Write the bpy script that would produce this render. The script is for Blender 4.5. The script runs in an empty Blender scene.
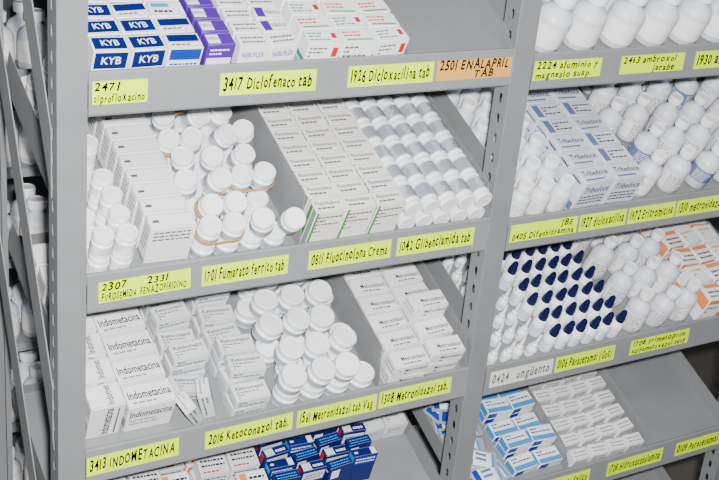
import bpy, bmesh, math, random
from mathutils import Matrix, Vector
random.seed(11)
SC=bpy.context.scene
COL=SC.collection
CZ=2.1
TH=math.radians(25); CT,ST=math.cos(TH),math.sin(TH)

# ---------------------------------------------------------------- materials
def lin(c):
    c/=255.0
    return c/12.92 if c<=0.04045 else ((c+0.055)/1.055)**2.4
MATS={}
def mat(name,rgb,rough=0.5,metal=0.0,var=0.10,scale=9.0,bump=0.0,bscale=60.0,spec=.5):
    if name in MATS: return MATS[name]
    m=bpy.data.materials.new(name); m.use_nodes=True
    nt=m.node_tree; b=nt.nodes['Principled BSDF']
    col=(lin(rgb[0]),lin(rgb[1]),lin(rgb[2]),1)
    tc=nt.nodes.new('ShaderNodeTexCoord')
    nz=nt.nodes.new('ShaderNodeTexNoise'); nz.inputs['Scale'].default_value=scale; nz.inputs['Detail'].default_value=4
    nt.links.new(tc.outputs['Object'],nz.inputs['Vector'])
    mx=nt.nodes.new('ShaderNodeMix'); mx.data_type='RGBA'
    mx.inputs[6].default_value=tuple(x*(1-var) for x in col[:3])+(1,)
    mx.inputs[7].default_value=tuple(min(1,x*(1+var*0.5)) for x in col[:3])+(1,)
    nt.links.new(nz.outputs['Fac'],mx.inputs[0])
    nt.links.new(mx.outputs[2],b.inputs['Base Color'])
    b.inputs['Roughness'].default_value=rough; b.inputs['Metallic'].default_value=metal
    b.inputs['Specular IOR Level'].default_value=spec
    if bump>0:
        n2=nt.nodes.new('ShaderNodeTexNoise'); n2.inputs['Scale'].default_value=bscale; n2.inputs['Detail'].default_value=5
        nt.links.new(tc.outputs['Object'],n2.inputs['Vector'])
        bp=nt.nodes.new('ShaderNodeBump'); bp.inputs['Strength'].default_value=bump; bp.inputs['Distance'].default_value=0.002
        nt.links.new(n2.outputs['Fac'],bp.inputs['Height']); nt.links.new(bp.outputs['Normal'],b.inputs['Normal'])
    MATS[name]=m; return m
STEEL=mat('painted_grey_steel',(132,134,136),0.45,0.0,0.20,9,0.12,40,.35)
STEELD=mat('painted_grey_steel_post',(124,126,128),0.45,0.0,0.22,9,0.12,50,.35)
YEL=mat('yellow_label_paper',(220,255,0),0.8,0,0.0,20,spec=0)
TAN=mat('tan_label_paper',(215,160,85),0.8,0,0.06,20,spec=0)
WLAB=mat('white_label_paper',(222,221,210),0.7,0,0.10,30,spec=.1)
INK=mat('black_marker_ink',(4,4,4),0.8,0,0.0,spec=0)
WP=mat('white_plastic',(244,246,250),0.35,0,0.04,12)
WB=mat('white_bottle_plastic',(214,219,228),0.4,0,0.05,12)
CARD=mat('white_carton',(242,242,241),0.55,0,0.05,10,spec=.3)
CARDG=mat('grey_white_carton',(220,222,225),0.55,0,0.06,10,spec=.3)
CREAM=mat('off_white_carton',(238,235,229),0.55,0,0.05,10,spec=.3)
GREY=mat('grey_print',(85,90,98),0.6,0,0.0)
DGREY=mat('dark_grey_print',(30,34,46),0.6,0,0.0)
LGREY=mat('light_grey_print',(140,145,155),0.6,0,0.0)
JLAB=mat('silver_grey_label',(172,178,187),0.45,0,0.06,30)
NAVY=mat('navy_print',(10,28,100),0.4,0,0.06,spec=.3)
NAVYC=mat('navy_plastic',(8,16,62),0.3,0,0.05)
BLUE=mat('blue_print',(12,55,160),0.4,0,0.05,spec=.3)
CYAN=mat('light_blue_print',(60,145,215),0.4,0,0.05,spec=.3)
PURP=mat('purple_print',(80,34,150),0.4,0,0.06,spec=.3)
RED=mat('red_print',(205,25,30),0.45,0,0.05,spec=.3)
TEAL=mat('teal_print',(20,140,130),0.45,0,0.05)
GREEN=mat('green_print',(50,150,50),0.45,0,0.05)
ORANGE=mat('orange_print',(230,138,80),0.45,0,0.05,spec=.3)
BGREY=mat('blue_white_carton',(214,219,232),0.5,0,0.06,spec=.3)
BPRINT=mat('blue_grey_print',(98,114,158),0.5,0,0.0,spec=.3)
FOIL=mat('silver_foil',(205,210,216),0.3,0.45,0.1,30)
BAND=mat('beige_rubber',(200,145,75),0.6,0,0.05)
WALLM=mat('painted_wall',(80,82,86),0.8,0,0.15,2,0.2,20)
FLOORM=mat('concrete_floor',(100,96,90),0.7,0,0.25,3,0.2,20)

# ---------------------------------------------------------------- text
TXT={}
def text_geo(s,shear=0.0,bold=0.0):
    k=(s,shear,bold)
    if k in TXT: return TXT[k]
    cu=bpy.data.curves.new('t','FONT'); cu.body=s; cu.size=1.0; cu.shear=shear; cu.offset=bold; cu.resolution_u=2
    ob=bpy.data.objects.new('t',cu); COL.objects.link(ob)
    dg=bpy.context.evaluated_depsgraph_get(); dg.update()
    me=bpy.data.meshes.new_from_object(ob.evaluated_get(dg))
    vs=[(v.co.x,v.co.y) for v in me.vertices]; fs=[tuple(p.vertices) for p in me.polygons]
    bpy.data.objects.remove(ob); bpy.data.meshes.remove(me); bpy.data.curves.remove(cu)
    x0=min(v[0] for v in vs); x1=max(v[0] for v in vs)
    vs=[(v[0]-x0,v[1]) for v in vs]
    TXT[k]=(vs,fs,x1-x0); return TXT[k]

class MB:
    def __init__(s): s.v=[]; s.f=[]; s.m=[]; s.mats=[]
    def mi(s,m):
        if m not in s.mats: s.mats.append(m)
        return s.mats.index(m)
    def face(s,pts,m):
        b=len(s.v); s.v+= [tuple(p) for p in pts]; s.f.append(tuple(range(b,b+len(pts)))); s.m.append(s.mi(m))
    def box(s,x0,x1,y0,y1,z0,z1,m,bev=0.0008):
        bm=bmesh.new(); bmesh.ops.create_cube(bm,size=1)
        for v in bm.verts:
            v.co=Vector(((x0+x1)/2+v.co.x*(x1-x0),(y0+y1)/2+v.co.y*(y1-y0),(z0+z1)/2+v.co.z*(z1-z0)))
        if bev>0: bmesh.ops.bevel(bm,geom=list(bm.edges),offset=bev,segments=1,affect='EDGES')
        bm.verts.index_update(); b=len(s.v)
        s.v+=[tuple(v.co) for v in bm.verts]
        for f in bm.faces: s.f.append(tuple(b+v.index for v in f.verts)); s.m.append(s.mi(m))
        bm.free()
    def lathe(s,prof,seg,m,ridge=0.0,rz=(0,0)):
        rings=[]
        for r,z in prof:
            if r<1e-6:
                s.v.append((0,0,z)); rings.append([len(s.v)-1])
            else:
                b=len(s.v)
                for i in range(seg):
                    a=2*math.pi*i/seg
                    rr=r*(1+(ridge if i%2 else 0)*(1 if rz[0]<=z<=rz[1] else 0))
                    s.v.append((rr*math.cos(a),rr*math.sin(a),z))
                rings.append(list(range(b,b+seg)))
        k=s.mi(m)
        for A,B in zip(rings[:-1],rings[1:]):
            if len(A)==1 and len(B)>1:
                for i in range(seg): s.f.append((A[0],B[(i+1)%seg],B[i])); s.m.append(k)
            elif len(B)==1 and len(A)>1:
                for i in range(seg): s.f.append((A[i],A[(i+1)%seg],B[0])); s.m.append(k)
            else:
                for i in range(seg): s.f.append((A[i],A[(i+1)%seg],B[(i+1)%seg],B[i])); s.m.append(k)
    def cylpatch(s,r,a0,a1,z0,z1,m,n=3):
        for i in range(n):
            p=a0+(a1-a0)*i/n; q=a0+(a1-a0)*(i+1)/n
            s.face([(r*math.cos(p),r*math.sin(p),z0),(r*math.cos(q),r*math.sin(q),z0),(r*math.cos(q),r*math.sin(q),z1),(r*math.cos(p),r*math.sin(p),z1)],m)
    def text(s,o,U,V,string,size,m,shear=0,bold=0,maxw=None):
        vs,fs,w=text_geo(string,shear,bold)
        sx=size
        if maxw and w*size>maxw: sx=maxw/w
        b=len(s.v); o=Vector(o); U=Vector(U); V=Vector(V)
        for x,y in vs: s.v.append(tuple(o+U*x*sx+V*y*size))
        k=s.mi(m)
        for f in fs: s.f.append(tuple(b+i for i in f)); s.m.append(k)
    def hand(s,o,string,size,m,maxw,full=False):
        """uneven marker lettering, one glyph at a time (x,z plane)"""
        items=[]; x=0
        for ch in string:
            if ch==' ': x+=.34; continue
            vs,fs,w=text_geo(ch,.18,.026)
            sc=random.uniform(.90,1.12)
            items.append((vs,fs,x,sc,random.uniform(-.08,.08),random.uniform(-.05,.05))); x+=w*sc+.10
        k=s.mi(m); sx=min(size,maxw/x)
        if full: sx=min(maxw/x,size*1.25)
        for vs,fs,x0,sc,ro,dy in items:
            b=len(s.v); c,n=math.cos(ro),math.sin(ro)
            for vx,vy in vs:
                X=(vx*c-vy*n)*sc+x0; Y=(vx*n+vy*c)*sc+dy
                s.v.append((o[0]+X*sx,o[1],o[2]+Y*size))
            for f in fs: s.f.append(tuple(b+i for i in f)); s.m.append(k)
    def mesh(s,name,sharp=40,weld=False):
        me=bpy.data.meshes.new(name); me.from_pydata(s.v,[],s.f)
        for m in s.mats: me.materials.append(m)
        me.polygons.foreach_set('material_index',s.m)
        if weld:
            bm=bmesh.new(); bm.from_mesh(me); bmesh.ops.remove_doubles(bm,verts=bm.verts,dist=1e-5)
            bm.to_mesh(me); bm.free()
            me.polygons.foreach_set('use_smooth',[False]*len(me.polygons)); me.update(); return me
        me.polygons.foreach_set('use_smooth',[True]*len(s.f))
        me.update()
        me.set_sharp_from_angle(angle=math.radians(sharp))
        return me

def link(ob,label=None,cat=None,group=None,parent=None,kind=None):
    COL.objects.link(ob)
    if label: ob['label']=label
    if cat: ob['category']=cat
    if group: ob['group']=group
    if kind: ob['kind']=kind
    if parent: ob.parent=parent
    return ob

# ---------------------------------------------------------------- camera
cd=bpy.data.cameras.new('camera'); cd.lens=1198/719*36; cd.sensor_width=36; cd.sensor_fit='HORIZONTAL'; cd.clip_start=.05
cam=bpy.data.objects.new('camera',cd); COL.objects.link(cam)
cx=Vector((.8557,-.5091,.0931)).normalized(); cz=Vector((-.5025,-.7744,.3847)); cz=(cz-cx*cz.dot(cx)).normalized(); cy=cz.cross(cx)
CAMM=Matrix(((cx.x,cy.x,cz.x,0),(cx.y,cy.y,cz.y,-1.7),(cx.z,cy.z,cz.z,CZ),(0,0,0,1)))
cam.matrix_world=CAMM; CAMI=CAMM.inverted()
SC.camera=cam
def inview(p,mg=45):
    q=CAMI@Vector(p); u=359.5+1198*q.x/-q.z; v=240-1198*q.y/-q.z
    return -mg<u<719+mg and -mg<v<480+mg

# ---------------------------------------------------------------- room
mb=MB(); mb.face([(-2.5,-3.2,0),(4.5,-3.2,0),(4.5,1.3,0),(-2.5,1.3,0)],FLOORM)
link(bpy.data.objects.new('floor',mb.mesh('floor')),kind='structure')
mb=MB(); mb.face([(-2.5,1.3,0),(4.5,1.3,0),(4.5,1.3,3.1),(-2.5,1.3,3.1)],WALLM)
link(bpy.data.objects.new('wall_back',mb.mesh('wall_back')),kind='structure')

# ---------------------------------------------------------------- rack
rack=bpy.data.objects.new('shelving_rack',None); rack.empty_display_size=0.2
rack.location=(1.425,0.2,0)
link(rack,'grey painted steel shelving rack with sloped trays and perforated posts','shelving rack')
def local(ob): ob.parent=rack; ob.matrix_parent_inverse=Matrix.Translation((-1.425,-0.2,0))
PW=0.046
def slotted(mb,o,U,W,z0,z1,pitch,m):
    z=z0; o=Vector(o); U=Vector(U)
    while z<z1-1e-6:
        zt=min(z+pitch,z1); h=zt-z; cz=z+h/2; cu=W/2
        out=[(0,z),(cu,z),(W,z),(W,cz),(W,zt),(cu,zt),(0,zt),(0,cz)]
        sw,sh=0.0055,0.010
        inn=[(cu-sw*.8,cz-sh*.8),(cu,cz-sh),(cu+sw*.8,cz-sh*.8),(cu+sw,cz),(cu+sw*.8,cz+sh*.8),(cu,cz+sh),(cu-sw*.8,cz+sh*.8),(cu-sw,cz)]
        for i in range(8):
            j=(i+1)%8
            mb.face([tuple(o+U*a+Vector((0,0,b))) for a,b in [out[i],out[j],inn[j],inn[i]]],m)
        z=zt
def upright(xc,y,d):
    mb=MB(); z1=2.6
    slotted(mb,(xc-PW/2,y,0),(0,d,0),0.042,0.0,z1,0.04,STEELD)
    slotted(mb,(xc+PW/2,y,0),(0,d,0),0.042,0.0,z1,0.04,STEELD)
    n=65
    for i in range(n):
        za,zb=z1*i/n,z1*(i+1)/n
        mb.face([(xc-PW/2,y,za),(xc+PW/2,y,za),(xc+PW/2,y,zb),(xc-PW/2,y,zb)],STEELD)
    for sx in(-1,1):
        mb.face([(xc+sx*PW/2,y+d*0.042,0),(xc+sx*(PW/2-0.010),y+d*0.042,0),(xc+sx*(PW/2-0.010),y+d*0.042,z1),(xc+sx*PW/2,y+d*0.042,z1)],STEELD)
    me=mb.mesh('upright',30,weld=True)
    ob=bpy.data.objects.new('upright',me); COL.objects.link(ob); local(ob)
    so=ob.modifiers.new('s','SOLIDIFY'); so.thickness=0.0018; so.offset=0
XP=[0.5636,1.425,2.286]
for x in XP:
    upright(x,0.0,1); upright(x,0.50,-1)
for (za,zb) in ((.55,1.45),(1.0,1.9),(1.45,2.35)):
    mb=MB(); xs=XP[0]-PW/2-0.004; w=.055
    a=[(xs,.02,za-w),(xs,.48,zb-w),(xs,.48,zb+w),(xs,.02,za+w)]; b=[(p[0]+.002,p[1],p[2]) for p in a]
    mb.face(a,STEEL); mb.face(b[::-1],STEEL)
    for i in range(4): mb.face([a[i],b[i],b[(i+1)%4],a[(i+1)%4]],STEEL)
    ob=bpy.data.objects.new('side_brace',mb.mesh('side_brace')); COL.objects.link(ob); local(ob)
BAYS=[(XP[0]+PW/2+0.002,XP[1]-PW/2-0.002),(XP[1]+PW/2+0.002,XP[2]-PW/2-0.002)]
ROWZ=[-0.200,-0.530,-0.867,-1.200,-1.535,-1.868]
ROWZR=[-0.205,-0.542,-0.876,-1.210,-1.538,-1.868]
LT=0.030; LB=0.040
DEP=0.50
def tray(bay,row,dividers=()):
    x0,x1=BAYS[bay]; zc=CZ+(ROWZ if bay==0 else ROWZR)[row]
    mb=MB(); t=0.0012
    zd=zc+LT-0.020
    prof=[(0.022,zc-LB+0.004),(0.020,zc-LB),(0.001,zc-LB),(-0.001,zc-LB+0.003),(-0.001,zc+LT-0.003),(0.001,zc+LT),(0.005,zc+LT),(0.006,zc+LT-0.003),(0.006,zd)]
    prof+=[(0.006+DEP*CT,zd+DEP*ST),(0.006+DEP*CT-0.03*ST,zd+DEP*ST+0.03*CT)]
    for (a,b),(c,d) in zip(prof[:-1],prof[1:]):
        mb.face([(x0,a,b),(x1,a,b),(x1,c,d),(x0,c,d)],STEEL)
    for xs in (x0,x1):
        h=.075 if row in (1,2,3) and not(row==1 and xs==x1) else .04
        pts=[(xs,0.006,zd),(xs,0.006+DEP*CT,zd+DEP*ST),(xs,0.006+DEP*CT-h*ST,zd+DEP*ST+h*CT),(xs,.006+.05*CT-h*ST,zd+.05*ST+h*CT),(xs,0.006,zd+0.018)]
        mb.face(pts,STEEL)
    me=mb.mesh('shelf_tray',30,weld=True)
    ob=bpy.data.objects.new('shelf_tray',me); COL.objects.link(ob); local(ob)
    so=ob.modifiers.new('s','SOLIDIFY'); so.thickness=t; so.offset=0
    for dx,h in dividers:
        mb=MB()
        y=.006; P=lambda t,n:(dx,y+t*CT-n*ST,zd+t*ST+n*CT)
        a=[P(.012,.002),P(DEP-.01,.002),P(DEP-.01,h),P(.05,h),P(.014,.024)]
        mb.face(a,STEEL); b=[(p[0]+0.0015,p[1],p[2]) for p in a]; mb.face(b[::-1],STEEL)
        for i in range(5):
            j=(i+1)%5; mb.face([a[i],b[i],b[j],a[j]],STEEL)
        dv=bpy.data.objects.new('tray_divider',mb.mesh('tray_divider')); COL.objects.link(dv); dv.parent=ob
    M=Matrix(((1,0,0,0),(0,CT,-ST,0.006),(0,ST,CT,zd+0.0012),(0,0,0,1)))
    return ob,M,zc
TR={}
DIV={(0,2):((0.983,.105),),(0,3):((1.188,.09),),(1,4):((1.745,.05),(1.990,.05)),(1,2):((1.788,.06),),(0,1):((1.172,.03),)}
for b in (0,1):
    for r in range(6):
        TR[(b,r)]=tray(b,r,DIV.get((b,r),()))

# ---------------------------------------------------------------- shelf labels
def plabel(bay,row,x0,x1,lines,m=YEL,h=0.037,tilt=0.0,desc=None,dz=0.0,ink=INK,frac=.5,big=0):
    ob,M,zc=TR[(bay,row)]
    w=x1-x0; mb=MB()
    mb.box(-w/2,w/2,-0.0006,0.0004,-h/2,h/2,m,0)
    n=len(lines)
    for i,s in enumerate(lines):
        lead=len(s)-len(s.lstrip(' ')); s=s.strip()
        size=h*(0.80 if n==1 else 0.50)
        zz=(-h*0.25) if n==1 else (h*0.08 if i==0 else -h*0.40)
        if big and i==0: size=h*.64; zz=h*.02
        off=w*frac if lead>2 else w*.03
        mb.hand((-w/2+off,-0.0009,zz),s,size,ink,w*.96-off,full=(n==1 or (big and i==0)))
    lo=bpy.data.objects.new('price_label',mb.mesh('price_label')); COL.objects.link(lo); lo.parent=ob
    lo.location=((x0+x1)/2,-0.0022,zc-0.003+dz); lo.rotation_euler=(0,tilt,0)
    lo['label']=desc or 'yellow paper label with handwritten black medicine name'
plabel(0,1,.594,.683,['2471','ciprofloxacino'])
plabel(0,1,.806,.983,['3417 Diclofenaco tab'],tilt=.01)
plabel(0,1,1.045,1.222,['1926 Dicloxacilina tab'])
plabel(0,1,1.229,1.397,['2501 ENALAPRIL','      TAB'],TAN,desc='tan paper label with handwritten medicine name',big=1)
plabel(0,2,.607,.769,['2307     2331','FUROSEMIDA  FENAZOPIRIDINO'],tilt=-0.02)
plabel(0,2,.790,.956,['1701 Fumarato ferrico tab'])
plabel(0,2,.998,1.173,['0811 Fluocinolona Crema'])
plabel(0,2,1.187,1.365,['1042 Glibenclamida tab'])
plabel(0,3,.589,.760,['3413 INDOMETACINA'],tilt=-0.01)
plabel(0,3,.812,.992,['2016 Ketoconazol tab.'],tilt=-0.01)
plabel(0,3,1.002,1.180,['1561 Metronidazol tab Vag'])
plabel(0,3,1.186,1.360,['1308 Metronidazol tab.'],dz=0.002)
plabel(1,1,1.453,1.620,['2224 aluminio y','magnesio susp.'])
plabel(1,1,1.672,1.845,['2463 ambroxol','      jarabe'])
plabel(1,1,1.877,2.05,['1930 ampicilina'])
plabel(1,2,1.457,1.630,['      JBE','0405 Difenhidramina'],frac=.74)
plabel(1,2,1.637,1.766,['1927 dicloxacilina'])
plabel(1,2,1.773,1.909,['1972 Eritromicina'])
plabel(1,2,1.915,2.065,['1310 metronidazol'])
plabel(1,3,1.463,1.632,['0424   ungüento'],WLAB,desc='worn white paper label with faded handwriting',ink=GREY)
plabel(1,3,1.640,1.811,['0106 Paracetamol (Got)'])
plabel(1,3,1.860,2.043,['1706 trimetoprim','sulfametoxazol susp'])
plabel(1,4,1.665,1.809,['1207 Acido folico'])
plabel(1,4,1.865,2.044,['1708 Hidroxocobalamina'])
plabel(1,4,2.09,2.245,['0109 Paracetamol'])

# ---------------------------------------------------------------- product meshes
E=0.0003
def boxmesh(name,w,d,h,base,decs,flap=LGREY):
    mb=MB(); mb.box(-w/2,w/2,0,d,0,h,base)
    FR={'front':((-w/2,-E,0),(1,0,0),(0,0,1),w,h),'top':((-w/2,0,h+E),(1,0,0),(0,1,0),w,d),
        'left':((-w/2-E,d,0),(0,-1,0),(0,0,1),d,h),'frontv':((w/2,-E,0),(0,0,1),(-1,0,0),h,w),'topv':((w/2,0,h+E),(0,1,0),(-1,0,0),d,w)}
    def q(fc,u0,v0,u1,v1,m,e=0):
        o,U,V,a,b=FR[fc]; o=Vector(o);U=Vector(U);V=Vector(V);N=U.cross(V)
        o=o+N*e
        mb.face([o+U*a*u0+V*b*v0,o+U*a*u1+V*b*v0,o+U*a*u1+V*b*v1,o+U*a*u0+V*b*v1],m)
    q('top',0.01,0.045,0.99,0.045+0.0008/d,flap); q('top',0.01,0.94,0.99,0.94+0.0008/d,flap)
    for k in decs:
        if k[0]=='q': q(*k[1:])
        elif k[0]=='l':
            _,fc,u0,v0,u1,v1,n,m=k
            st=random.Random(n*7+int(u0*100))
            for i in range(n):
                vv=v0+(v1-v0)*(i+0.2)/n; vh=(v1-v0)/n*0.42
                u=u0
                while u<u1-0.04:
                    L=st.uniform(0.05,0.14); q(fc,u,vv,min(u+L,u1),vv+vh,m,0.00015); u+=L+0.025
                    if st.random()<0.12: break
        elif k[0]=='t':
            _,fc,s,u,v,size,mw,m=k
            o,U,V,a,b=FR[fc]; o=Vector(o);U=Vector(U);V=Vector(V);N=U.cross(V)
            mb.text(o+U*a*u+V*b*v+N*0.0003,U,V,s,b*size,m,0,0.016,a*mw)
    return mb.mesh(name)
def lom(kind,R,H,capr,caph,prof,ridge=0.03,label=None,lines=None,capm=WP,bodym=WP,capprof=None,seg=24):
    mb=MB(); mb.lathe(prof,seg,bodym)
    if label:
        z0,z1,lm=label
        mb.lathe([(R*1.012,z0),(R*1.012,z1)],seg,lm)
        if lines:
            st=random.Random(5)
            for a0 in (0.3,2.4,4.5):
                z=z1-0.004
                while z>z0+0.003:
                    a=a0
                    while a<a0+1.1:
                        L=st.uniform(.12,.35); mb.cylpatch(R*1.03,a,a+L,z-0.0018,z,lines,2); a+=L+.07
                    z-=0.0045
    body=mb.mesh(kind)
    mc=MB()
    cp=capprof or [(0,0),(capr,0),(capr,caph*.84),(capr*.94,caph),(capr*.80,caph),(capr*.76,caph*.93),(0,caph*.93)]
    mc.lathe(cp,seg*2,capm,ridge,(caph*0.05,caph*0.85))
    return body,mc.mesh('cap')
def jar(kind,R,H,ch,neck=.80,**k):
    prof=[(0,0),(R*.93,0),(R,R*.08),(R,H-R*.30),(R*.86,H-R*.14),(R*neck,H-R*.10),(R*neck,H),(0,H)]
    return lom(kind,R,H,R*.97,ch,prof,**k)+(H,)
def bottle(kind,R,H,cr=.56,ch=.15,**k):
    prof=[(0,0),(R*.92,0),(R,R*.1),(R,H*.56),(R*.96,H*.61),(R*.82,H*.67),(R*.56,H*.72),(R*.40,H*.76),(R*.40,H*.97),(0,H*.97)]
    return lom(kind,R,H,R*cr,H*ch,prof,ridge=.05,**k)+(H*(1-ch),)
def tray_place(key,x,t,n,rz=0.0,tilt=(0,0)):
    M=TR[key][1]
    return M@Matrix.Translation((x,t,n))@Matrix.Rotation(tilt[0],4,'X')@Matrix.Rotation(tilt[1],4,'Y')@Matrix.Rotation(rz,4,'Z')
STACKS={}; SID=[0]
def put(name,me,M,label,cat,group,cap=None,capz=0.0,capname='cap',stack=None):
    if not inview(M.translation): return None
    ob=bpy.data.objects.new(name,me); ob.matrix_world=M
    link(ob,label,cat,group)
    obs=[ob]
    if cap:
        c=bpy.data.objects.new(capname,cap); COL.objects.link(c); c.parent=ob; c.location=(0,0,capz); obs.append(c)
    if stack is None: SID[0]+=1; stack=('s',SID[0])
    STACKS.setdefault(stack,[]).append(obs)
    return ob
def grid_boxes(key,metas,x0,nc,pw,t0,nr,pd,nl,h,label,cat,group,jr=0.02,jt=0.001,tmax=.42,stag=None):
    for c in range(nc):
        for r in range(nr):
            if t0+pd*r>tmax: continue
            SID[0]+=1; sk=('g',SID[0])
            for l in range(nl if isinstance(nl,int) else nl(c,r)):
                me=random.choice(metas)
                put('medicine_box',me,tray_place(key,x0+pw*(c+.5)+random.uniform(-jt,jt),t0+pd*r+(stag[c] if stag else 0),l*(h+0.0006)+0.0004,random.uniform(-jr,jr)),label,cat,group,stack=sk)
def grid_jars(key,name,J,x0,nc,p,t0,nr,label,cat,group,layers=1,ht=0,tilt=0,jit=0.001,skip=0,hexo=True,pt=None,full=False,alt=None,drop=0):
    pt=pt or p*(.88 if hexo else 1)
    for r in range(nr):
        if t0+r*pt>.43: continue
        for c in range(nc-(1 if hexo and r%2 and not full else 0)):
            if random.random()<drop: continue
            SID[0]+=1; sk=('j',SID[0])
            for l in range(layers):
                if l>0 and random.random()<skip: break
                x=x0+p*(c+.5+(.5 if hexo and r%2 else 0))+random.uniform(-jit,jit)
                JJ=alt if (alt and ((c+2*r)%7==2)) else J
                put(name,JJ[0],tray_place(key,x,t0+r*pt+p/2+random.uniform(-jit,jit),l*ht+0.0006+tilt*.02,random.uniform(0,6.28),(random.uniform(-tilt,tilt),random.uniform(-tilt,tilt))),label,cat,group,JJ[1],JJ[2],stack=sk)
def bandmesh(d,R):
    mb=MB(); path=[]; n=12
    for i in range(n+1): a=-math.pi/2+math.pi*i/n; path.append((d/2+R*math.cos(a),R*math.sin(a),d/2+(R+.0014)*math.cos(a),(R+.0014)*math.sin(a)))
    for i in range(n+1): a=math.pi/2+math.pi*i/n; path.append((-d/2+R*math.cos(a),R*math.sin(a),-d/2+(R+.0014)*math.cos(a),(R+.0014)*math.sin(a)))
    m=len(path); w=.005
    for x,y,X,Y in path:
        mb.v+=[(x,y,-w/2),(X,Y,-w/2),(X,Y,w/2),(x,y,w/2)]
    k=mb.mi(BAND)
    for i in range(m):
        j=(i+1)%m
        for q in range(4):
            mb.f.append((i*4+q,j*4+q,j*4+(q+1)%4,i*4+(q+1)%4)); mb.m.append(k)
    return mb.mesh('rubber_band')
def heap(key,J,R,x0,nc,p,t0,nr,ht,label,group,p2,tl,fill,xr=None,band=None,bz=.016):
    for r in range(nr):
        t=t0+r*p*.9+p/2
        if t>.42: continue
        for c in range(nc-(r%2)):
            put('pill_jar',J[0],tray_place(key,x0+p*(c+.5+(.5 if r%2 else 0)),t,.0006,random.uniform(0,6.28)),label,'jar',group,J[1],J[2],stack=(group,0))
    k=0; t=t0+R*1.15
    while t<.40:
        n=int((xr[1]-xr[0])/p2); sh=(k%2)*p2*.35; c=0
        while c<n+1:
            x=xr[0]+R+sh+c*p2+random.uniform(-.001,.001)
            if x>xr[1]-R*.9: break
            if random.random()>fill: c+=1; continue
            a=random.uniform(.05,tl); b=random.uniform(-tl,tl)*.6; tt=t+random.uniform(-.002,.002)
            nn=ht+R*(math.sin(a)+abs(math.sin(b)))*.9
            if band and x+p2<xr[1]-R*.9 and random.random()<.4:
                d=2*R+.0035; xm=x+d/2
                for s in(-1,1):
                    put('pill_jar',J[0],tray_place(key,xm,tt,ht+R*math.sin(a),0,(a,0))@Matrix.Translation((s*d/2,0,0)),label,'jar',group,J[1],J[2])
                put('rubber_band',band,tray_place(key,xm,tt,ht+R*math.sin(a),0,(a,0))@Matrix.Translation((0,0,bz)),'beige rubber band stretched around two white jars','rubber band','rubber bands on pill jars')
                c+=2; continue
            put('pill_jar',J[0],tray_place(key,x,tt,nn,random.uniform(0,6.28),(a,b)),label,'jar',group,J[1],J[2])
            c+=1
        t+=p2*1.03; k+=1

# ===== LEFT BAY ROW 1
kybA=boxmesh('kyb_a',.0570,.036,.050,CARD,[('q','front',.05,.32,.95,.94,NAVY),('t','front','KYB',.24,.50,.40,.55,CARD),('l','front',.1,.06,.9,.27,1,BLUE),('q','top',.05,.14,.95,.88,NAVY),('t','top','KYB',.27,.36,.50,.5,CARD)])
kybB=boxmesh('kyb_b',.0570,.036,.050,CARD,[('q','front',.05,.52,.95,.94,BLUE),('l','front',.1,.1,.9,.45,2,BLUE),('q','top',.05,.42,.95,.88,NAVY),('l','top',.1,.12,.9,.36,1,GREY)])
kybC=boxmesh('kyb_c',.0570,.036,.050,CARD,[('l','front',.1,.2,.9,.9,3,BLUE),('l','top',.1,.15,.9,.5,1,NAVY),('q','top',.07,.6,.6,.86,CYAN)])
grid_boxes((0,1),[kybA,kybA,kybA,kybB,kybC],.595,3,.0605,.012,9,.040,1,.050,'white and dark blue medicine box standing on grey shelf','box','blue and white medicine boxes on top shelf',jr=.05)
pur=boxmesh('purple_box',.048,.030,.052,PURP,[('q','front',.06,.1,.94,.5,CARD),('l','front',.12,.6,.8,.9,2,CARD),('q','top',.06,.15,.5,.85,CARD),('t','top','NAPROX',.08,.4,.4,.4,PURP)])
grid_boxes((0,1),[pur],.780,1,.052,.012,12,.033,1,.052,'purple and white medicine box on grey shelf','box','purple medicine boxes on top shelf',jr=.06)
neb=boxmesh('white_purple_box',.050,.030,.048,CARD,[('q','front',.05,.55,.95,.88,PURP),('l','front',.1,.15,.9,.45,2,GREY),('q','top',.05,.1,.35,.9,PURP),('t','top','NEBUFLEX',.4,.35,.4,.55,PURP)])
neb2=boxmesh('white_purple_box2',.050,.030,.048,CARD,[('t','front','NEBUFLEX',.1,.5,.3,.8,PURP),('l','top',.1,.15,.9,.85,2,GREY)])
grid_boxes((0,1),[neb,neb2],.838,2,.0550,.012,12,.034,1,.048,'white medicine box with purple print on grey shelf','box','white and purple medicine boxes on top shelf',jr=.08)
red=boxmesh('white_red_box',.062,.034,.05,CARD,[('q','front',.76,.4,.92,.8,RED),('l','front',.06,.2,.6,.85,4,GREY),('q','top',.76,.35,.90,.75,RED),('l','top',.06,.15,.65,.85,3,TEAL),('q','left',.1,.1,.9,.3,TEAL)])
red2=boxmesh('white_green_box',.062,.034,.05,CARD,[('l','front',.06,.3,.8,.85,3,GREY),('q','top',.1,.1,.9,.2,GREEN),('l','top',.06,.35,.65,.85,2,RED),('q','left',.1,.1,.9,.3,GREEN)])
grid_boxes((0,1),[red,red2],.960,3,.0680,.008,11,.038,1,.05,'white medicine box with red and green print','box','white and red medicine boxes on top shelf',jr=.06)

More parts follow.
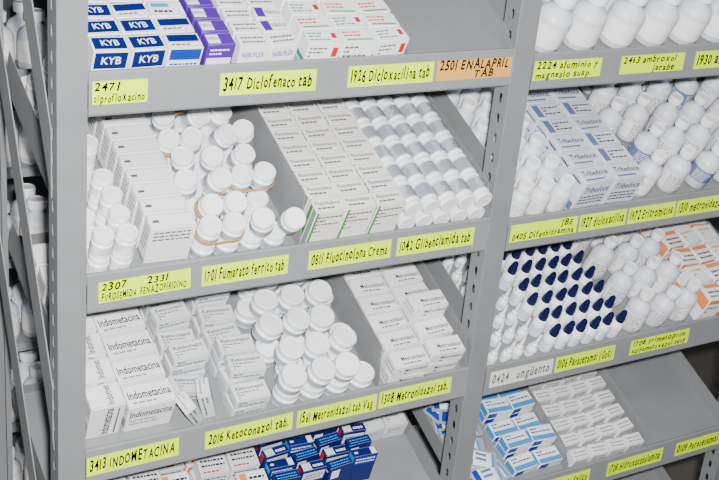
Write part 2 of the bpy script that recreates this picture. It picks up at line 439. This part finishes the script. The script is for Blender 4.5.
# ===== LEFT BAY ROW 2
sj=jar('pill_jar',.0180,.032,.012,lines=LGREY,label=(.006,.026,CARD))
grid_jars((0,2),'pill_jar',sj,.594,2,.0395,.006,11,'small white plastic pill jar with round cap','jar','small white pill jars beside cartons',layers=2,ht=.046,skip=.5,hexo=False,pt=.042)
capt=boxmesh('captopril_box',.080,.032,.085,CARD,[('l','front',.08,.62,.9,.92,3,GREY),('l','top',.08,.3,.6,.75,1,GREY),('q','left',.0,.0,1,.12,LGREY),('l','left',.15,.3,.9,.9,5,LGREY)])
grid_boxes((0,2),[capt],.692,1,.084,.024,12,.036,1,.085,'white medicine carton with grey printed lines','box','white cartons on second shelf',jr=.04)
fj=jar('pill_jar',.0205,.028,.012,lines=GREY,label=(.004,.020,JLAB))
heap((0,2),fj,.0205,.778,4,.0450,.006,10,.0415,'white plastic pill jar with ribbed round cap','heap of white iron tablet jars',.0520,.50,.93,xr=(.780,.980),band=bandmesh(.0445,.0220),bz=.013)
flu=boxmesh('cream_tube_box',.061,.034,.090,CREAM,[('t','top','Fluocinolona',.08,.5,.34,.8,DGREY),('l','top',.1,.15,.8,.45,1,GREY),('l','front',.1,.4,.9,.9,5,GREY),('q','left',.25,.02,.5,.98,GREEN),('q','left',.6,.02,.95,.98,LGREY),('q','front',.02,.02,.10,.98,GREEN)])
grid_boxes((0,2),[flu],.993,3,.0640,.010,12,.036,1,.090,'off-white carton with grey print and green stripe','box','cream tube cartons on second shelf')
gj=jar('pill_jar',.0190,.040,.010,.60,lines=DGREY,label=(.002,.032,JLAB))
M2=TR[(0,2)][1]
for c in range(5):
    for r in range(9):
        SID[0]+=1; sk=('g',SID[0])
        for l in range(2):
            M=M2@Matrix.Translation((1.193+.0405*(c+.5),.010+.054*(r+1),.0200+l*.0395))@Matrix.Rotation(math.pi/2,4,'X')@Matrix.Rotation(random.uniform(0,6.28),4,'Z')
            if r*.054<.40: put('pill_jar',gj[0],M,'small pill jar with grey label lying with cap forward','jar','rows of lying jars beside cream cartons',gj[1],gj[2],stack=sk)

# ===== LEFT BAY ROW 3
indA=boxmesh('indometacina_box_end',.062,.050,.088,CARD,[('t','frontv','Indometacina',.06,.35,.38,.88,INK),('q','frontv',.05,.15,.9,.2,GREY),('t','topv','Indomet',.1,.3,.30,.8,DGREY),('q','left',.05,.1,.95,.45,LGREY),('l','left',.1,.55,.9,.9,4,GREY)])
grid_boxes((0,3),[indA],.597,1,.066,.036,8,.056,lambda c,r:1,.088,'white carton with dark lettering running up its face','box','indometacina cartons on third shelf',jr=.05)
ind=boxmesh('indometacina_box',.088,.050,.072,CARD,[('t','front','Indometacina',.05,.58,.36,.90,INK),('l','front',.08,.25,.7,.5,2,LGREY),('t','top','Indometacina',.05,.35,.48,.90,INK),('l','top',.1,.1,.6,.3,1,LGREY),('q','left',.05,.1,.95,.45,LGREY),('l','left',.1,.55,.9,.9,4,GREY)])
grid_boxes((0,3),[ind],.666,1,.094,.034,8,.056,1,.072,'white carton printed Indometacina in dark letters','box','indometacina cartons on third shelf',jr=.05)
ket=boxmesh('ketoconazol_box',.070,.040,.024,CARDG,[('t','top','Ketoconazol',.1,.60,.28,.8,DGREY),('l','top',.1,.12,.9,.55,3,GREY),('l','front',.08,.2,.9,.85,2,GREY),('l','left',.08,.2,.9,.85,2,LGREY)])
grid_boxes((0,3),[ket],.776,1,.078,.114,8,.0465,lambda c,r:random.choice((2,3,3,4)),.024,'flat white carton with grey ketoconazole print','box','stacked ketoconazole cartons',jr=.10,jt=.003)
grid_boxes((0,3),[ket],.868,1,.082,.016,10,.0465,lambda c,r:random.choice((2,3,3)),.024,'flat white carton with grey ketoconazole print','box','stacked ketoconazole cartons',jr=.10,jt=.003)
for (x,t,n,rz,tl) in [(.788,.032,.036,.25,1.05),(.826,.048,.036,-.25,1.2),(.800,.083,.030,.1,.35)]:
    M=TR[(0,3)][1]@Matrix.Translation((x,t,n))@Matrix.Rotation(rz,4,'Z')@Matrix.Rotation(tl,4,'Y')@Matrix.Translation((0,-.020,-.012))
    put('medicine_box',ket,M,'white carton tipped on its side before the stacks','box','tipped cartons on third shelf')
lj=jar('pill_jar',.0255,.027,.013,lines=LGREY,label=(.005,.018,JLAB))
heap((0,3),lj,.0255,.962,4,.0550,.006,9,.0415,'large white pill jar with wide round cap','large white jars on third shelf',.0590,.28,.90,xr=(.962,1.184))
met=boxmesh('metronidazol_box',.080,.042,.032,CARD,[('t','front','Metronidazol',.30,.48,.38,.66,DGREY),('l','front',.30,.15,.9,.42,1,GREY),('t','top','Metronidazol',.25,.35,.34,.70,DGREY),('l','top',.25,.1,.8,.28,1,GREY),('l','left',.1,.2,.9,.8,2,LGREY)])
grid_boxes((0,3),[met],1.204,2,.0920,.006,9,.0475,lambda c,r:random.choice((2,3,2)) if r else 2,.032,'white carton printed Metronidazol in grey letters','box','metronidazole cartons on third shelf',jr=.06,stag=(0,.012))

# ===== LEFT BAY ROW 4
rw=boxmesh('white_red_flat_box',.062,.045,.035,CARD,[('q','top',.05,.1,.3,.9,ORANGE),('l','top',.38,.2,.9,.8,2,DGREY),('q','front',.05,.2,.4,.8,ORANGE),('q','left',.1,.2,.9,.8,ORANGE)])
rb=boxmesh('white_black_flat_box',.062,.045,.035,CARDG,[('l','top',.1,.4,.9,.9,2,DGREY),('l','top',.1,.1,.9,.3,1,RED),('l','front',.1,.2,.9,.8,2,DGREY)])
grid_boxes((0,4),[rb],.66,2,.069,.12,6,.054,2,.035,'white medicine carton with dark print','box','orange and white cartons on fourth shelf',jr=.08,jt=.003)
grid_boxes((0,4),[rw,rb],.80,3,.069,.12,6,.054,lambda c,r:1 if random.random()<.3 else 2,.035,'white medicine carton with orange and black print','box','orange and white cartons on fourth shelf',jr=.10,jt=.002)
bb=boxmesh('blue_box',.056,.022,.085,NAVY,[('l','top',.08,.3,.7,.8,1,CARD),('q','top',.76,.1,.97,.9,CARD),('q','front',.05,.7,.95,.97,BLUE),('l','front',.1,.74,.9,.95,2,CARD),('q','left',.0,.8,1,.97,CYAN)])
bc=boxmesh('blue_white_box',.056,.022,.085,NAVY,[('q','top',.05,.1,.4,.9,CARDG),('l','top',.48,.2,.9,.8,1,CARD),('q','front',.05,.6,.95,.92,CARDG),('l','front',.15,.66,.85,.86,2,NAVY),('q','left',.1,.7,.6,.95,RED)])
bd=boxmesh('blue_dark_box',.056,.022,.085,NAVY,[('l','top',.1,.2,.9,.8,2,CYAN),('q','front',.1,.6,.45,.9,CARD),('l','left',.1,.5,.9,.9,3,CARD)])
for c in range(4):
    for r in range(10):
        t=.105+.031*r+(c%2)*.010
        if t>.42: continue
        put('medicine_box',random.choice((bb,bd,bc,bd)),tray_place((0,4),1.042+.0635*c,t,.001,random.uniform(-.09,.09),(-.12+random.uniform(-.02,.02),random.uniform(-.03,.03))),'thin navy blue medicine box with white lettering','box','navy blue boxes on fourth shelf')
gwb=boxmesh('grey_white_box',.054,.04,.045,CARDG,[('l','top',.1,.2,.9,.8,3,LGREY),('l','front',.1,.2,.9,.8,3,LGREY)])
grid_boxes((0,4),[gwb],1.277,2,.058,.20,6,.045,1,.045,'plain grey-white carton with faint print','box','grey-white cartons on fourth shelf',jr=.05)

# ===== RIGHT BAY ROW 1
bigb=bottle('syrup_bottle',.036,.120,.58,.17,label=(.014,.060,CARD),bodym=WB)
grid_jars((1,1),'syrup_bottle',bigb,1.458,8,.0930,.006,5,'large white plastic syrup bottle with screw cap','bottle','large white bottles on top shelf',hexo=False,pt=.088,tilt=.05)
# ===== RIGHT BAY ROW 2
mb1=bottle('syrup_bottle',.0225,.086,.70,.19,lines=LGREY,label=(.010,.044,CARD),bodym=WB)
grid_jars((1,2),'syrup_bottle',mb1,1.455,3,.0520,.004,8,'small white plastic bottle with ribbed cap','bottle','white bottles beside post',hexo=False,pt=.060,tilt=.04)
gb=boxmesh('blue_grey_box',.080,.045,.088,BGREY,[('t','front','Tribedoce',.08,.66,.26,.84,NAVY),('q','front',.08,.10,.92,.18,BPRINT),('l','front',.08,.28,.9,.58,3,DGREY),('t','top','Tribedoce',.08,.42,.44,.84,DGREY),('q','top',.08,.14,.7,.24,BPRINT),('q','left',.1,.05,.9,.3,BPRINT),('l','left',.1,.45,.9,.95,3,DGREY)])
gb2=boxmesh('blue_grey_box2',.080,.045,.088,BGREY,[('q','front',.05,.05,.95,.2,BPRINT),('l','front',.08,.3,.9,.9,4,DGREY),('q','top',.05,.1,.25,.9,BPRINT),('l','top',.32,.2,.9,.8,3,DGREY),('l','left',.1,.15,.9,.95,5,BPRINT)])
grid_boxes((1,2),[gb,gb,gb2],1.615,2,.0850,.010,9,.048,1,.088,'white carton with blue-grey print','box','blue-grey printed cartons on second shelf',jr=.03)
mb2=bottle('syrup_bottle',.0275,.112,.56,.15,lines=GREY,label=(.010,.054,CARD),bodym=WB)
mb3=bottle('syrup_bottle',.0275,.112,.56,.15,lines=CARD,label=(.020,.052,BPRINT),bodym=WB)
grid_jars((1,2),'syrup_bottle',mb2,1.793,5,.0860,.006,6,'white plastic syrup bottle with ribbed cap','bottle','white syrup bottles on second shelf',hexo=True,full=True,pt=.080,jit=.002,tilt=.09,alt=mb3)
# ===== RIGHT BAY ROW 3
def dropper(R,H,capm,cprof,lb=True):
    prof=[(0,0),(R*.92,0),(R,R*.1),(R,H*.75),(R*.8,H*.9),(R*.5,H),(0,H)]
    return lom('dropper_bottle',R,H,.0095,.012,prof,lines=CYAN,label=(.006,H*.68,CARD),capm=capm,capprof=cprof,ridge=0,seg=16)+(H*.97,)
dw=dropper(.0120,.030,WP,[(0,0),(.0075,0),(.0075,.006),(.0044,.009),(.0032,.030),(.0018,.037),(0,.038)])
dn=dropper(.0160,.050,NAVYC,[(0,0),(.0102,0),(.0102,.011),(.0086,.014),(.0068,.026),(.0045,.031),(0,.032)])
grid_jars((1,3),'dropper_bottle',dw,1.458,4,.0360,.006,9,'tiny white dropper bottle with pointed white cap','bottle','white dropper bottles on third shelf',hexo=False,pt=.044,tilt=.05,jit=.002)
grid_jars((1,3),'dropper_bottle',dn,1.610,6,.0385,.010,10,'small white dropper bottle with navy blue cap','bottle','navy-capped dropper bottles on third shelf',hexo=False,pt=.045,tilt=.03,jit=.0015)
grid_jars((1,3),'syrup_bottle',mb2,1.850,3,.0740,.006,6,'white plastic syrup bottle with ribbed cap','bottle','white syrup bottles on third shelf',hexo=False,pt=.080,tilt=.07,jit=.002)
oa=boxmesh('orange_box',.052,.05,.08,CARD,[('q','top',.05,.70,.95,.92,ORANGE),('l','top',.1,.1,.9,.6,2,DGREY),('q','front',.02,.78,.98,.95,ORANGE),('l','front',.1,.2,.9,.7,3,GREY),('q','left',.05,.5,.95,.9,ORANGE)])
ob2=boxmesh('orange_box2',.052,.05,.08,CARD,[('l','top',.1,.1,.9,.85,3,ORANGE),('q','front',.02,.1,.98,.3,ORANGE),('l','front',.1,.4,.9,.9,3,GREY),('q','left',.05,.1,.95,.4,ORANGE)])
grid_boxes((1,3),[oa,ob2],2.074,3,.0580,.010,8,.057,1,.08,'white and orange medicine carton','box','orange and white cartons on third shelf',jr=.08,jt=.001)
# ===== RIGHT BAY ROW 4
wb=boxmesh('small_white_box',.048,.030,.032,CARD,[('l','front',.1,.3,.9,.8,2,GREY),('l','top',.1,.2,.9,.8,2,LGREY)])
grid_boxes((1,4),[wb],1.757,4,.0565,.012,10,.043,1,.032,'small white carton with faint grey print','box','small white cartons in tray',jr=.10,jt=.001)
pk=boxmesh('blue_white_pack',.066,.040,.022,CARD,[('q','top',.02,.05,.98,.35,CYAN),('l','top',.08,.5,.9,.9,2,BLUE),('q','front',.02,.1,.4,.9,BLUE),('q','left',.1,.1,.9,.9,CYAN)])
grid_boxes((1,4),[pk],1.602,2,.0710,.03,8,.048,lambda c,r:2 if r%2 else 1,.022,'flat white and light blue medicine pack','box','light blue packs on fourth shelf',jr=.07,jt=.002)
def sachet(seed):
    """flat crimped foil sachet, slightly puffed and creased"""
    st=random.Random(seed); W,D=.080,.050; nx,ny=12,8; mb=MB()
    H=[[0]*(ny+1) for _ in range(nx+1)]
    for i in range(nx+1):
        for j in range(ny+1):
            u=i/nx; v=j/ny; e=min(u,1-u,v,1-v)
            H[i][j]=.0008+(.0045*min(1,e*4)*(math.sin(math.pi*u)*math.sin(math.pi*v))**.5+st.uniform(-.0006,.0006) if e>0.01 else st.uniform(0,.0005))
    for top in (1,0):
        b=len(mb.v)
        for i in range(nx+1):
            for j in range(ny+1): mb.v.append(((i/nx-.5)*W,(j/ny-.5)*D,H[i][j] if top else 0.0))
        for i in range(nx):
            for j in range(ny):
                q=(b+i*(ny+1)+j,b+(i+1)*(ny+1)+j,b+(i+1)*(ny+1)+j+1,b+i*(ny+1)+j+1)
                mb.f.append(q if top else q[::-1])
                m=FOIL
                if top and 1<=j<=ny-2:
                    if i in(1,2): m=BLUE
                    elif i in (4,5,6,7) and j in(3,5): m=BPRINT
                    elif 3<=i<=9: m=CARD
                    elif i==10: m=CYAN
                mb.m.append(mb.mi(m))
    for a in range(nx):
        for j in (0,ny):
            p=a*(ny+1)+j; q=(a+1)*(ny+1)+j; o=(nx+1)*(ny+1); mb.f.append((p,q,q+o,p+o)); mb.m.append(mb.mi(FOIL))
    for j in range(ny):
        for i in (0,nx):
            p=i*(ny+1)+j; q=p+1; o=(nx+1)*(ny+1); mb.f.append((p,q,q+o,p+o)); mb.m.append(mb.mi(FOIL))
    return mb.mesh('sachet',60)
sas=[sachet(k) for k in range(3)]
for i in range(40):
    l=i//10
    put('sachet',random.choice(sas),tray_place((1,4),random.uniform(1.503,1.548),.035+(i%10)*.040+random.uniform(-.004,.004),.004+l*.011+(i%2)*.006,random.uniform(-.8,.8),(.10,random.uniform(-.06,.06))),'flat blue and white foil medicine sachet','sachet','loose foil sachets on fourth shelf')

# ---------------------------------------------------------------- stock shelf behind
rs=bpy.data.objects.new('storage_shelf',None); rs.location=(.55,.85,0)
link(rs,'grey steel flat shelf holding white bottles behind the rack','shelf')
def lp(ob): ob.parent=rs; ob.matrix_parent_inverse=Matrix.Translation((-.55,-.85,0))
LV=[.35,.56,.77,.98,1.19,1.40,1.61,1.82,2.03]
for z in LV:
    mb=MB(); mb.box(.12,.98,.70,1.0,z-.02,z,STEEL,.002); o=bpy.data.objects.new('shelf_board',mb.mesh('shelf_board')); COL.objects.link(o); lp(o)
for (x,y) in ((.10,.71),(1.0,.71),(.10,.99),(1.0,.99)):
    mb=MB(); mb.box(x-.018,x+.018,y-.012,y+.012,0,2.3,STEELD,.002); o=bpy.data.objects.new('leg',mb.mesh('leg')); COL.objects.link(o); lp(o)
for z in LV:
    for i in range(10):
        for j in range(2):
            M=Matrix.Translation((.17+i*.080,.745+j*.080,z+.0006))
            put('syrup_bottle',bigb[0],M,'white plastic bottle on flat shelf behind rack','bottle','white bottles on rear shelf',bigb[1],bigb[2])

# ---------------------------------------------------------------- leave out what nothing of is visible
bpy.context.view_layer.update()
dg=bpy.context.evaluated_depsgraph_get()
eyes=[CAMM.translation.copy(),CAMM.translation+cx*.3,CAMM.translation-cx*.3]
def visible(obs):
    for o in obs:
        vs=o.data.vertices; n=len(vs); mw=o.matrix_world; ids={x.name for x in obs}
        for i in range(0,n,max(1,n//26)):
            p=mw@(vs[i].co)
            q=CAMI@p; u=359.5+1198*q.x/-q.z; v=240-1198*q.y/-q.z
            if not(-25<u<744 and -25<v<505): continue
            for e in eyes:
                d=p-e; L=d.length
                hit,loc,nn,idx,ho,mm=SC.ray_cast(dg,e,d/L,distance=L-.0012)
                if not hit or ho.name in ids: return True
    return False
kill=[]
for k,items in STACKS.items():
    if k[1]==0:
        for obs in items:
            if not visible(obs): kill.append(obs)
    elif not any(visible(obs) for obs in items): kill+=items
for obs in kill:
    for o in reversed(obs): bpy.data.objects.remove(o)

# ---------------------------------------------------------------- light
def area(name,loc,target,sx,sy,e,col=(1,1,1)):
    l=bpy.data.lights.new(name,'AREA'); l.shape='RECTANGLE'; l.size=sx; l.size_y=sy; l.energy=e; l.color=col
    o=bpy.data.objects.new(name,l); COL.objects.link(o); o.location=loc
    o.rotation_euler=(Vector(target)-Vector(loc)).to_track_quat('-Z','Y').to_euler()
area('camera_flash',(0.05,-1.75,CZ+.10),(1.35,.1,CZ-.95),.08,.05,142,(1,.99,.975))
area('ceiling_light',(1.0,-1.3,3.0),(1.3,0,1.2),1.8,.5,14,(.93,.97,1))
w=bpy.data.worlds.new('world'); SC.world=w; w.use_nodes=True
w.node_tree.nodes['Background'].inputs[0].default_value=(.8,.85,.93,1)
w.node_tree.nodes['Background'].inputs[1].default_value=.15
